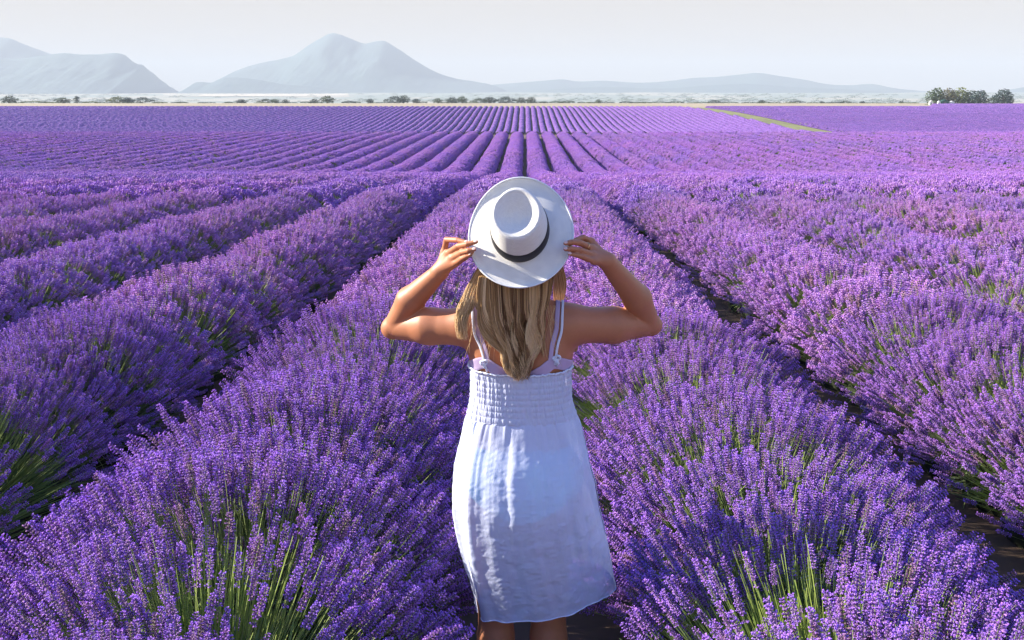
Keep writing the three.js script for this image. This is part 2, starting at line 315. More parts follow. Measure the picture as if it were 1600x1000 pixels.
for (const [px, py, d, n, label] of [[1560, 430, 8.2, 16, 'bright green weed tuft in the lavender at the right edge'], [1120, 590, 5.0, 16, 'thin green grass tuft on the row right of the woman'], [660, 455, 8.4, 26, 'green grass tuft behind the crook of her left arm'], [1240, 400, 11, 26, 'small green weed tuft in the second row to the right']]) {
  const p = at(px, py, d), g0 = land(p.x, p.z), M = new Mesher(), h0 = p.y - g0;
  for (let i = 0; i < n * 3; i++) { const x = rr(-.28, .28), z = rr(-.3, .3), l = (h0 + .06) * rr(.7, 1.05), c = mixc([.20, .34, .04], [.38, .46, .08], rnd()), bx = x * .5 + rr(-.08, .08), bz = z * .3 + rr(-.06, .06); M.tube([V(x * .3, 0, z * .3), V(x * .7, l * .5, z * .7), V(x + bx * .5, l * .85, z + bz * .5), V(x + bx, l, z + bz)], (t) => lerp(.0035, .0008, t), 3, c); }
  const o = new THREE.Mesh(M.build(), lavMat); o.castShadow = o.receiveShadow = true; o.position.set(p.x, g0, p.z); tag(top(o, 'grass_tuft'), label, 'weed', null);
}
// the field behind the crest, one thing per row
const bloom = std(0xffffff, .9, { vertexColors: true });
function farRow(z0, z1, sd) {
  const M = new Mesher(), n = Math.ceil((z1 - z0) / .42), K = 10; let prev = null;
  const yb = landY(z0);
  for (let j = 0; j <= n; j++) {
    const d = lerp(z0, z1, j / n), row = [], big = 1 + .10 * noise(d * .7, sd);
    for (let i = 0; i <= K; i++) {
      const a = (i / K - .5) * Math.PI, ca = Math.sin(a), sa = Math.max(0, Math.cos(a)), r = big * (1 + .16 * noise(d * 2.6, i * 1.3, sd) + .10 * noise(d * 6, i * 3.1, sd + 4));
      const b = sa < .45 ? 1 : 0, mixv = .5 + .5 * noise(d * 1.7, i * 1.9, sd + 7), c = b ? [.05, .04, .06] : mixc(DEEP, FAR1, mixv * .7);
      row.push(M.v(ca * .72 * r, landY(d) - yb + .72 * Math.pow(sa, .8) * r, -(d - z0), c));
    }
    if (prev) for (let i = 0; i < K; i++) M.q(prev[i], prev[i + 1], row[i + 1], row[i]);
    prev = row;
  }
  return M.build();
}
{
  const shapes = [1, 2, 3].map((s) => farRow(252, 371, s * 31));
  for (let k = -112; k < 50; k++) {
    const x = (k + .5) * S; let g = shapes[((k % 3) + 3) % 3], end = 371;
    if (x > 52) { // cut short where the grass track crosses
      let d = 371; while (d > 252 && trackX(d) - 3.4 < x) d -= 1;
      if (d < 258) continue; g = farRow(252, d, k); end = d;
    }
    const n = k < 0 ? -k : k + 1, o = thing('far_lavender_row', `far lavender row behind the crest, ${nth(n)} to the ${k < 0 ? 'left' : 'right'} of the central furrow`, 'lavender row', V(x, landY(252), -252), 'far lavender rows behind the crest');
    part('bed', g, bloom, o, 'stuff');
    const C = new Copies(CLUMP);
    for (let d = 252; d < end; d += .16) {
      const a = (rnd() - .5) * 2.5, dir = V(Math.sin(a), Math.cos(a), rr(-.3, .3)).normalize(), sc = rr(1.2, 1.6), t = 1 + .08 * gauss() + .1 * noise(x * .05, d * .04, 6);
      const tip = V(dir.x * .72, landY(d) - landY(252) + .05 + dir.y * .74 + .03 * gauss(), 252 - d);
      C.add(Math.floor(rnd() * 3), tip.addScaledVector(dir, -.36 * sc), turnTo(dir), V(sc, sc, sc), [t, t, t]);
    }
    C.build('flowering_stems', lavMat, o);
  }
}
{ // beyond the track the rows run across the view
  const M = new Mesher(), C = new Copies(CLUMP);
  for (let d = 252; d < 433; d += 2.0) {
    const xl = d < 376 ? trackX(d) + 5.0 : 140 + (d - 376) * .4, xr = 62 + d * .72; let prev = null;
    for (let x = xl; x < xr; x += 1.1) {
      const row = [], big = 1 + .12 * noise(x * .4, d), hx = 1 - .85 * Math.max(0, 1 - (x - xl) / 1.2);
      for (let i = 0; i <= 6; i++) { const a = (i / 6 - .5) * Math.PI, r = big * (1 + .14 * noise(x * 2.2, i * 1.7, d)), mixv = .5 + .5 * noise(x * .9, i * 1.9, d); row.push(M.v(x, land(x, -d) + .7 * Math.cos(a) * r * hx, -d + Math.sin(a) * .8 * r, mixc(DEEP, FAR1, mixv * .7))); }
      if (prev) for (let i = 0; i < 6; i++) M.q(prev[i], prev[i + 1], row[i + 1], row[i]);
      prev = row;
      for (let q = 0; q < 5; q++) { const a = (rnd() - .5) * 2.5, dir = V(rr(-.3, .3), Math.cos(a), Math.sin(a)).normalize(), sc = rr(1.5, 1.9), t = 1 + .08 * gauss() + .12 * noise(x * .04, d * .06, 6), px = x + rr(-.6, .6); if (hx > .9) C.add(q % 3, V(px + dir.x * .4, land(px, -d) + .05 + dir.y * .74 - dir.y * .36 * sc, -d + dir.z * (.74 - .36 * sc)), turnTo(dir), V(sc, sc, sc), [t, t, t]); }
    }
  }
  const field = new THREE.Group(); part('bed', M.build(), bloom, field, 'stuff'); C.build('flowering_stems', lavMat, field);
  tag(top(field, 'lavender_field'), 'purple lavender field right of the grass track', null, null, 'stuff');
}

// ---------------------------------------------------------------- trees beyond the field
const leafMat = std(0xffffff, .9, { vertexColors: true, side: THREE.DoubleSide }), barkMat = std(rgb(.11, .085, .06), 1);
function treeShape(lobes, tone, n, leaf, trunkH, sd) { // one metre tall and about one wide; lobes [x, y, z, r]
  seed = sd * 7919 + 13;
  const M = new Mesher(), T = new Mesher();
  for (let i = 0; i < n; i++) {
    const L = lobes[Math.floor(rnd() * lobes.length)], f = rnd() * 6.283, se = rr(-.6, 1), ce = Math.sqrt(1 - se * se), R = L[3] * Math.pow(rnd(), .28) * (1 + .22 * noise(f * 1.5, se * 3, sd));
    const p = V(L[0] + Math.cos(f) * ce * R, L[1] + se * R * .9, L[2] + Math.sin(f) * ce * R); if (p.y < .03) continue;
    const q = V(rr(-1, 1), rr(-1, 1), rr(-1, 1)).normalize(), u = V().crossVectors(q, V(.3, .9, .2)).normalize(), w = V().crossVectors(q, u), s = leaf * rr(.6, 1.3), k = rr(.65, 1.4), c = [tone[0] * k, tone[1] * k, tone[2] * k];
    const a = M.v(p.x + u.x * s, p.y + u.y * s, p.z + u.z * s, c), b = M.v(p.x + w.x * s * .7, p.y + w.y * s * .7, p.z + w.z * s * .7, c), d = M.v(p.x - u.x * s, p.y - u.y * s, p.z - u.z * s, c), e = M.v(p.x - w.x * s * .7, p.y - w.y * s * .7, p.z - w.z * s * .7, c);
    M.q(a, b, d, e);
  }
  T.tube([V(0, -.02, 0), V(.01, trunkH * .5, 0), V(.02, trunkH, .01)], (t) => lerp(.04, .022, t), 7, [1, 1, 1]);
  for (const L of lobes.slice(0, 4)) T.tube([V(.015, trunkH * .8, 0), V(L[0] * .6 + .01, lerp(trunkH, L[1], .6), L[2] * .6), V(L[0], L[1], L[2])], (t) => lerp(.018, .006, t), 5, [1, 1, 1]);
  return [M.build(false), T.build()];
}
const DARK = [.035, .065, .035], MIDG = [.06, .10, .035], OLIVE = [.14, .17, .045], BLUEG = [.028, .06, .05], BROWN = [.12, .11, .05];
const K = {
  round: [[[0, .58, 0, .34], [-.22, .45, .05, .24], [.23, .48, -.05, .25], [.05, .72, .1, .24], [-.1, .35, -.1, .26], [.14, .3, .1, .24], [-.12, .16, .05, .22], [.16, .15, -.05, .2]], 820, .042, .2],
  broad: [[[0, .55, 0, .34], [-.42, .45, .05, .3], [.42, .48, -.05, .32], [.75, .35, 0, .24], [-.74, .32, .1, .24], [.12, .7, .05, .26], [-.2, .62, 0, .28], [-.3, .2, 0, .24], [.35, .2, 0, .24]], 1100, .042, .18],
  tall: [[[0, .45, 0, .2], [-.05, .62, .03, .18], [.06, .76, -.03, .15], [0, .9, 0, .1], [.02, .28, .02, .2]], 480, .036, .2],
  bush: [[[0, .4, 0, .4], [-.5, .33, 0, .33], [.5, .36, .1, .34], [-.95, .25, 0, .25], [.95, .26, 0, .26]], 620, .06, .12],
};
const protos = {}, tones = { dark: DARK, mid: MIDG, olive: OLIVE, blue: BLUEG, brown: BROWN };
function tree(form, tone, px, topY, width, dist, label, group, category = 'tree') {
  const id = form + tone; if (!protos[id]) { const keep = seed; protos[id] = treeShape(K[form][0], tones[tone], K[form][1], K[form][2], K[form][3], Object.keys(protos).length + 1); seed = keep; }
  const p = at(px, 160, dist); p.y = land(p.x, -dist);
  const h = at(px, topY, dist).y - p.y, wide = { round: .92, broad: 1.8, tall: .46, bush: 2.3 }[form], w = width / 1650 * dist / wide;
  const o = thing(form === 'bush' ? 'bush' : 'tree', label, category, p, group);
  o.scale.set(w, h, w); o.rotation.y = rr(-.4, .4);
  part('trunk', protos[id][1], barkMat, o); part('crown', protos[id][0], leafMat, o);
}
const line = [['round', 'dark', 14, 149, 26], ['bush', 'olive', 52, 156, 34], ['bush', 'mid', 72, 158, 20], ['round', 'mid', 98, 152, 26], ['tall', 'dark', 120, 151, 10], ['bush', 'olive', 141, 157, 22], ['broad', 'olive', 184, 150, 34], ['round', 'blue', 200, 152, 22], ['broad', 'blue', 223, 151, 32], ['bush', 'dark', 247, 160, 14], ['bush', 'mid', 283, 158, 14], ['bush', 'dark', 315, 159, 12], ['bush', 'mid', 357, 158, 13], ['round', 'blue', 377, 155, 20], ['broad', 'dark', 415, 154, 24], ['round', 'mid', 430, 155, 14], ['round', 'dark', 446, 155, 12], ['bush', 'mid', 478, 157, 16], ['round', 'dark', 491, 154, 15], ['round', 'mid', 511, 149, 24], ['bush', 'blue', 545, 156, 20], ['bush', 'mid', 556, 157, 14], ['round', 'blue', 578, 154, 12], ['broad', 'blue', 617, 149, 30], ['round', 'dark', 630, 148, 20], ['round', 'blue', 650, 154, 14], ['round', 'mid', 684, 153, 17], ['round', 'dark', 706, 151, 20], ['round', 'mid', 722, 150, 18], ['broad', 'mid', 748, 153, 24], ['round', 'blue', 764, 151, 24], ['broad', 'blue', 790, 150, 30], ['round', 'dark', 814, 152, 18], ['round', 'dark', 829, 151, 17], ['bush', 'dark', 850, 157, 12], ['bush', 'mid', 869, 156, 20], ['bush', 'mid', 887, 155, 20], ['bush', 'dark', 908, 158, 11], ['bush', 'dark', 924, 159, 10], ['round', 'mid', 935, 155, 11], ['bush', 'blue', 978, 157, 19], ['bush', 'mid', 1006, 158, 22], ['bush', 'dark', 1056, 157, 22], ['bush', 'mid', 1097, 158, 22], ['broad', 'blue', 1116, 156, 18], ['bush', 'mid', 1140, 158, 24], ['round', 'blue', 1190, 156, 11], ['bush', 'mid', 1211, 159, 20], ['broad', 'blue', 1246, 157, 22], ['bush', 'mid', 1270, 159, 18], ['round', 'dark', 1284, 158, 8], ['bush', 'mid', 1305, 160, 20], ['broad', 'dark', 1321, 157, 16], ['round', 'blue', 1347, 158, 10], ['bush', 'dark', 1378, 160, 12], ['bush', 'blue', 1393, 160, 10], ['round', 'blue', 1408, 158, 9], ['bush', 'mid', 1425, 161, 16]];
const toneWord = { dark: 'dark green', mid: 'mid green', olive: 'yellow green', blue: 'bluish green', brown: 'brownish' }, formWord = { round: 'round tree', broad: 'wide spreading tree', tall: 'slim upright tree', bush: 'low bush' };
{ const keep = seed; seed = 5150; for (let i = 0; i < 34; i++) line.push(['bush', ['mid', 'olive', 'blue', 'dark'][i % 4], 30 + i * 42 + rr(-14, 14), rr(157.6, 159.6), rr(14, 34)]); line.sort((a, b) => a[2] - b[2]); seed = keep; }
line.forEach(([f, t, x, y, w], i) => tree(f, t, x, y - .6, w * 1.1, 540 + rr(0, 30), `${toneWord[t]} ${formWord[f]}, ${nth(i + 1)} plant from the left in the far treeline`, 'trees and bushes lining the far edge of the fields', f === 'bush' ? 'bush' : 'tree'));
const clump = [['round', 'mid', 1460, 135, 27, 'leftmost rounded tree of the right hand clump above the small hut'], ['round', 'brown', 1479, 136, 25, 'brownish olive tree second from the left in the right hand clump'], ['round', 'olive', 1496, 135, 28, 'olive green tree third from the left in the right hand clump'], ['round', 'dark', 1513, 139, 24, 'dark tree fourth from the left in the right hand clump'], ['round', 'blue', 1528, 139, 25, 'bluish dark tree at the right end of the clump before the gap'], ['broad', 'dark', 1549, 151, 20, 'low dark tree filling the gap in the right hand clump'], ['round', 'blue', 1566, 137, 26, 'tall dark tree with a pale top right of the gap'], ['round', 'dark', 1576, 148, 14, 'small dark tree at the right end of the clump'], ['bush', 'dark', 1540, 158, 60, 'dark hedge bush along the foot of the right hand clump'], ['bush', 'mid', 1478, 160, 40, 'low green bush behind the white and green boxes'], ['bush', 'blue', 1592, 161, 12, 'small bluish bush just right of the tree clump']];
clump.forEach(([f, t, x, y, w, l], i) => tree(f, t, x, y - .5, w * 1.25, 446 + (i % 4) * 3, l, 'trees of the clump at the right edge', f === 'bush' ? 'bush' : 'tree'));
sheet('grass_verge', 'green grass verge under the right hand tree clump', { d0: 436, d1: 470, at: (d) => [at(1445, 160, d).x, at(1590, 160, d).x], nx: 12 }, .14, [.16, .19, .06], 6);
function hut(px, w, h, deep, wall, roof, label, category, name) {
  const d = 438, p = at(px, 160, d); p.y = land(p.x, -d);
  const o = thing(name, label, category, p), rm = std(roof, .7), s = new THREE.Shape([new THREE.Vector2(-w / 2, 0), new THREE.Vector2(w / 2, 0), new THREE.Vector2(w / 2, h * .75), new THREE.Vector2(0, h), new THREE.Vector2(-w / 2, h * .75)]);
  const g = new THREE.ExtrudeGeometry(s, { depth: deep, bevelEnabled: false }); g.translate(0, 0, -deep / 2); part('wall', g, std(wall, .85), o);
  for (const k of [-1, 1]) { const b = new THREE.BoxGeometry(w * .56, .08, deep + .3); b.rotateZ(-k * Math.atan2(h * .25, w / 2)); b.translate(k * w * .265, h * .885 + .06, 0); part('roof_slope', b, rm, o); }
  const dr = new THREE.BoxGeometry(w * .26, h * .55, .06); dr.translate(0, h * .275, deep / 2 + .02); part('door', dr, std(rgb(.12, .12, .11), .7), o);
}
hut(1454.5, 1.2, 1.75, 1.1, rgb(.8, .8, .78), rgb(.7, .7, .68), 'small white box under the leftmost tree of the right hand clump', 'box', 'storage_box');
hut(1467.0, 1.0, 1.6, 1.0, rgb(.8, .82, .82), rgb(.7, .72, .72), 'small white box touching the left end of the green box', 'box', 'storage_box');
hut(1475.5, 3.0, 2.1, 1.8, rgb(.02, .10, .075), rgb(.02, .09, .07), 'dark green box between two white boxes below the trees', 'box', 'storage_box');
hut(1487.5, 1.5, 1.6, 1.3, rgb(.75, .78, .8), rgb(.6, .62, .64), 'whitish box just right of the dark green box', 'box', 'storage_box');
{ // woods on the plain: one mass
  const g = treeShape(K.broad[0], [.10, .15, .09], 70, .12, .2, 77)[0], n = 500, im = new THREE.InstancedMesh(g, leafMat, n), m = new THREE.Matrix4();
  seed = 991;
  for (let i = 0; i < n; i++) {
    const d = rr(2000, 4000), px = rr(-120, 1720), p = at(px, 155, d), s = rr(4, 8);
    if (px > 250 && px < 560 && d > 2000 && rnd() < .7) { i--; continue; }
    p.y = land(p.x, -d) - 1; m.makeScale(s * 2.2, s, s * 2); m.setPosition(p); im.setMatrixAt(i, m);
  }
  im.userData.kind = 'stuff'; tag(top(im, 'distant_woodland'), 'hazy woods scattered over the plain below the mountains', null, null, 'stuff');
}
// ---------------------------------------------------------------- the woman
const PZ = -3.1, PB = V(0, land(0, PZ), PZ);
const BONES = []; // [a, b, ra, rb, blend]
const bone = (a, b, ra, rb = ra, k = .02) => BONES.push({ a, b, ra, rb, k, ab: [b[0] - a[0], b[1] - a[1], b[2] - a[2]] });
bone([-.08, 1.225, -3.118], [.058, 1.225, -3.118], .085, .085, .01);
bone([-.10, 1.295, -3.112], [.078, 1.297, -3.112], .074, .074, .05);
bone([-.078, 1.10, -3.118], [.052, 1.10, -3.118], .080, .080, .05);
bone([-.065, .99, -3.112], [.045, .99, -3.112], .082, .082, .06);
bone([-.085, .85, -3.095], [.075, .85, -3.095], .105, .105, .06);
bone([-.085, .78, -3.05], [-.08, .80, -3.05], .10, .10, .04);
bone([.072, .78, -3.05], [.068, .80, -3.05], .10, .10, .04);
bone([-.085, 1.275, -3.068], [-.07, 1.215, -3.06], .036, .03, .03);
bone([.062, 1.275, -3.068], [.047, 1.215, -3.06], .036, .03, .03);
bone([-.012, 1.385, -3.098], [-.165, 1.333, -3.10], .046, .046, .03);
bone([-.012, 1.385, -3.098], [.14, 1.337, -3.10], .046, .046, .03);
bone([-.012, 1.36, -3.10], [-.012, 1.49, -3.09], .053, .050, .03);
bone([-.012, 1.585, -3.085], [-.012, 1.56, -3.10], .082, .078, .02);
bone([-.012, 1.545, -3.145], [-.012, 1.515, -3.155], .045, .035, .03);
bone([-.012, 1.575, -3.185], [-.012, 1.555, -3.192], .008, .012, .012);
// legs
for (const s of [-1, 1]) {
  const x = s < 0 ? -.088 : .078;
  bone([x * .95, .80, -3.085], [x, .46, -3.065], .088, .058, .03);
  bone([x, .46, -3.065], [x, .33, -3.05], .055, .056, .02);
  bone([x, .33, -3.05], [x, .09, -3.075], .055, .033, .02);
  bone([x, .05, -3.07], [x + s * .02, .03, -3.24], .036, .026, .03);
}
// arms
const ARM = { L: { sh: [-.168, 1.320, -3.10], mid: [-.29, 1.313, -3.142], el: [-.402, 1.298, -3.20], fm: [-.348, 1.390, -3.155], wr: [-.252, 1.490, -3.085] }, R: { sh: [.140, 1.328, -3.10], mid: [.27, 1.318, -3.142], el: [.383, 1.310, -3.20], fm: [.341, 1.400, -3.145], wr: [.238, 1.532, -3.032] } };
for (const k of ['L', 'R']) {
  const A = ARM[k];
  bone(A.sh, A.mid, .057, .054, .035); bone(A.mid, A.el, .054, .038, .02);
  bone(A.el, A.fm, .036, .043, .005); bone([A.el[0] * 1.025 + (k === 'L' ? -.004 : .004), A.el[1] - .006, A.el[2] - .004], A.el, .03, .03, .012); bone(A.fm, A.wr, .042, .0255, .012);
}
const FING = {
  L: { wr: ARM.L.wr, fingers: [
    [[-.237, 1.550, -3.085], [-.229, 1.588, -3.072], [-.195, 1.592, -3.035], [-.166, 1.588, -3.012]],
    [[-.223, 1.550, -3.062], [-.191, 1.577, -3.012], [-.163, 1.588, -2.978], [-.137, 1.596, -2.970]],
    [[-.211, 1.538, -3.045], [-.179, 1.562, -2.995], [-.159, 1.571, -2.968], [-.142, 1.575, -2.964]],
    [[-.201, 1.524, -3.035], [-.180, 1.543, -2.998], [-.166, 1.553, -2.982], [-.152, 1.560, -2.968]]],
    thumb: [[-.228, 1.508, -3.092], [-.197, 1.520, -3.088], [-.173, 1.540, -3.06], [-.153, 1.562, -3.012]] },
  R: { wr: ARM.R.wr, fingers: [
    [[.193, 1.586, -3.052], [.169, 1.600, -3.035], [.146, 1.594, -3.018], [.127, 1.585, -3.000]],
    [[.192, 1.571, -3.024], [.157, 1.591, -2.988], [.134, 1.595, -2.974], [.115, 1.592, -2.968]],
    [[.195, 1.554, -3.004], [.157, 1.572, -2.974], [.135, 1.577, -2.966], [.115, 1.576, -2.963]],
    [[.199, 1.538, -2.992], [.166, 1.553, -2.970], [.147, 1.559, -2.964], [.126, 1.563, -2.962]]],
    thumb: [[.218, 1.536, -3.058], [.187, 1.532, -3.072], [.158, 1.547, -3.05], [.131, 1.566, -3.010]] },
};
for (const k of ['L', 'R']) {
  const F = FING[k];
  for (const f of F.fingers) { bone(F.wr, f[0], .0165, .0115, .014); }
  F.fingers.forEach((f, i) => { const r = [.0088, .0092, .0088, .0076][i]; bone(f[0], f[1], r + .0012, r, .006); bone(f[1], f[2], r, r * .9, .0015); bone(f[2], f[3], r * .88, r * .68, .0015); });
  bone(F.wr, F.thumb[0], .018, .0145, .014); bone(F.thumb[0], F.thumb[1], .0135, .0105, .006); bone(F.thumb[1], F.thumb[2], .0105, .0098, .0015); bone(F.thumb[2], F.thumb[3], .0098, .0078, .0015);
}
function boneD(b, x, y, z) {
  const px = x - b.a[0], py = y - b.a[1], pz = z - b.a[2], [u, v, w] = b.ab, t = clamp((px * u + py * v + pz * w) / (u * u + v * v + w * w + 1e-12), 0, 1);
  const dx = px - u * t, dy = py - v * t, dz = pz - w * t;
  return Math.sqrt(dx * dx + dy * dy + dz * dz) - lerp(b.ra, b.rb, t);
}
function sdfOf(list, x, y, z) {
  let d = 1e3;
  for (let i = 0; i < list.length; i++) { const b = list[i], e = boneD(b, x, y, z), h = b.k - Math.abs(d - e); d = Math.min(d, e) - (h > 0 ? h * h / (4 * b.k) : 0); }
  return d;
}
const nearBones = (x, y, z, r) => BONES.filter((b) => boneD(b, x, y, z) < r);
const body = (p) => sdfOf(nearBones(p.x, p.y, p.z, .12), p.x, p.y, p.z);
function grad(p) { const e = .002, L = nearBones(p.x, p.y, p.z, .14), f = (x, y, z) => sdfOf(L, x, y, z); return V(f(p.x + e, p.y, p.z) - f(p.x - e, p.y, p.z), f(p.x, p.y + e, p.z) - f(p.x, p.y - e, p.z), f(p.x, p.y, p.z + e) - f(p.x, p.y, p.z - e)).normalize(); }
const snap = (p, off) => { const q = p.clone(); for (let i = 0; i < 6; i++) q.addScaledVector(grad(q), off - sdfOf(nearBones(q.x, q.y, q.z, .3), q.x, q.y, q.z)); return q; };
const keepOut = (p, off) => { const q = p.clone(); for (let i = 0; i < 4; i++) { const L = nearBones(q.x, q.y, q.z, off + .08); if (!L.length) break; const d = sdfOf(L, q.x, q.y, q.z); if (d >= off) break; q.addScaledVector(grad(q), off - d); } return q; };
function surfaceNets(lo, hi, h) {
  const n = [0, 1, 2].map((k) => Math.ceil((hi[k] - lo[k]) / h) + 1), B = 12, val = new Float32Array(n[0] * n[1] * n[2]).fill(1), id = (i, j, k) => (k * n[1] + j) * n[0] + i;
  const cells = new Int32Array(val.length).fill(-1), active = [];
  for (let K = 0; K < n[2]; K += B) for (let J = 0; J < n[1]; J += B) for (let I = 0; I < n[0]; I += B) {
    const c = [lo[0] + (I + B / 2) * h, lo[1] + (J + B / 2) * h, lo[2] + (K + B / 2) * h], R = B * h * .87 + h, L = nearBones(...c, R + .07);
    if (!L.length) continue;
    const d = sdfOf(L, ...c);
    if (d < -R - .02) { for (let k = K; k < Math.min(K + B, n[2]); k++) for (let j = J; j < Math.min(J + B, n[1]); j++) for (let i = I; i < Math.min(I + B, n[0]); i++) val[id(i, j, k)] = -1; continue; }
    active.push([I, J, K]);
    for (let k = K; k < Math.min(K + B, n[2]); k++) for (let j = J; j < Math.min(J + B, n[1]); j++) for (let i = I; i < Math.min(I + B, n[0]); i++) val[id(i, j, k)] = sdfOf(L, lo[0] + i * h, lo[1] + j * h, lo[2] + k * h);
  }
  const pos = [], idx = [], nor = [];
  for (let k = 0; k < n[2] - 1; k++) for (let j = 0; j < n[1] - 1; j++) for (let i = 0; i < n[0] - 1; i++) {
    let m = 0; const v = [];
    for (let c = 0; c < 8; c++) { const w = val[id(i + (c & 1), j + (c >> 1 & 1), k + (c >> 2))]; v.push(w); if (w < 0) m |= 1 << c; }
    if (m === 0 || m === 255) continue;
    let x = 0, y = 0, z = 0, s = 0;
    for (let a = 0; a < 8; a++) for (let bit = 1; bit < 8; bit <<= 1) if (!(a & bit)) { const b = a | bit; if ((v[a] < 0) !== (v[b] < 0)) { const t = v[a] / (v[a] - v[b]); x += (a & 1) + (bit === 1 ? t : 0); y += (a >> 1 & 1) + (bit === 2 ? t : 0); z += (a >> 2) + (bit === 4 ? t : 0); s++; } }
    cells[id(i, j, k)] = pos.length / 3; pos.push(lo[0] + (i + x / s) * h, lo[1] + (j + y / s) * h, lo[2] + (k + z / s) * h);
  }
  const quad = (a, b, c, d, flip) => { if (a < 0 || b < 0 || c < 0 || d < 0) return; flip ? idx.push(a, c, b, a, d, c) : idx.push(a, b, c, a, c, d); };
  for (let k = 1; k < n[2] - 1; k++) for (let j = 1; j < n[1] - 1; j++) for (let i = 1; i < n[0] - 1; i++) {
    const v = val[id(i, j, k)] < 0;
    if (v !== val[id(i + 1, j, k)] < 0) quad(cells[id(i, j - 1, k - 1)], cells[id(i, j, k - 1)], cells[id(i, j, k)], cells[id(i, j - 1, k)], !v);
    if (v !== val[id(i, j + 1, k)] < 0) quad(cells[id(i - 1, j, k - 1)], cells[id(i - 1, j, k)], cells[id(i, j, k)], cells[id(i, j, k - 1)], !v);
    if (v !== val[id(i, j, k + 1)] < 0) quad(cells[id(i - 1, j - 1, k)], cells[id(i, j - 1, k)], cells[id(i, j, k)], cells[id(i - 1, j, k)], !v);
  }
  const g = new THREE.BufferGeometry(), col = [];
  for (let i = 0; i < pos.length; i += 3) {
    const p = V(pos[i], pos[i + 1], pos[i + 2]), q = grad(p); nor.push(q.x, q.y, q.z);
    const m = 1 + .06 * fbm(p.x * 22, p.y * 22, p.z * 22, 3) + .03 * noise(p.x * 160, p.y * 160, p.z * 160);
    let knuckle = 0; for (const k of ['L', 'R']) for (const f of FING[k].fingers) for (const j of [0, 1]) knuckle = Math.max(knuckle, 1 - p.distanceTo(V(...f[j])) / .014);
    for (const k of ['L', 'R']) knuckle = Math.max(knuckle, .8 * (1 - p.distanceTo(V(...ARM[k].el)) / .05));
    knuckle = Math.max(0, knuckle); col.push(.46 * m * (1 - .04 * knuckle), .186 * m * (1 - .16 * knuckle), .092 * m * (1 - .2 * knuckle));
  }
  g.setAttribute('position', new THREE.Float32BufferAttribute(pos, 3)); g.setAttribute('normal', new THREE.Float32BufferAttribute(nor, 3)); g.setAttribute('color', new THREE.Float32BufferAttribute(col, 3)); g.setIndex(idx);
  return g;
}
const woman = thing('person', 'woman seen from behind in a white sundress holding her hat brim with both hands', 'person', PB);
const local = (g) => g.translate(-PB.x, -PB.y, -PB.z);
const skin = new THREE.MeshPhysicalMaterial({ vertexColors: true, roughness: .5, sheen: .15, sheenRoughness: .5, sheenColor: new THREE.Color(1, .7, .5) });
part('body', local(surfaceNets([-.47, -.02, -3.32], [.46, 1.70, -2.90], .0036)), skin, woman);

// cloth that shows its weave
function weave(n, fx, fy, soft) {
  const d = new Uint8Array(n * n * 4);
  for (let j = 0; j < n; j++) for (let i = 0; i < n; i++) {
    const u = i / n, v = j / n, a = .5 + .5 * Math.sin(u * fx * 6.283) * Math.cos(v * fy * 6.283), w = .5 + .5 * noise(u * 64, v * 24, 3) * soft;
    const k = clamp(255 * (.6 * a + .4 * w), 0, 255); d.set([k, k, k, 255], (j * n + i) * 4);
  }
  const t = new THREE.DataTexture(d, n, n); t.wrapS = t.wrapT = THREE.RepeatWrapping; t.magFilter = THREE.LinearFilter; t.needsUpdate = true; return t;
}
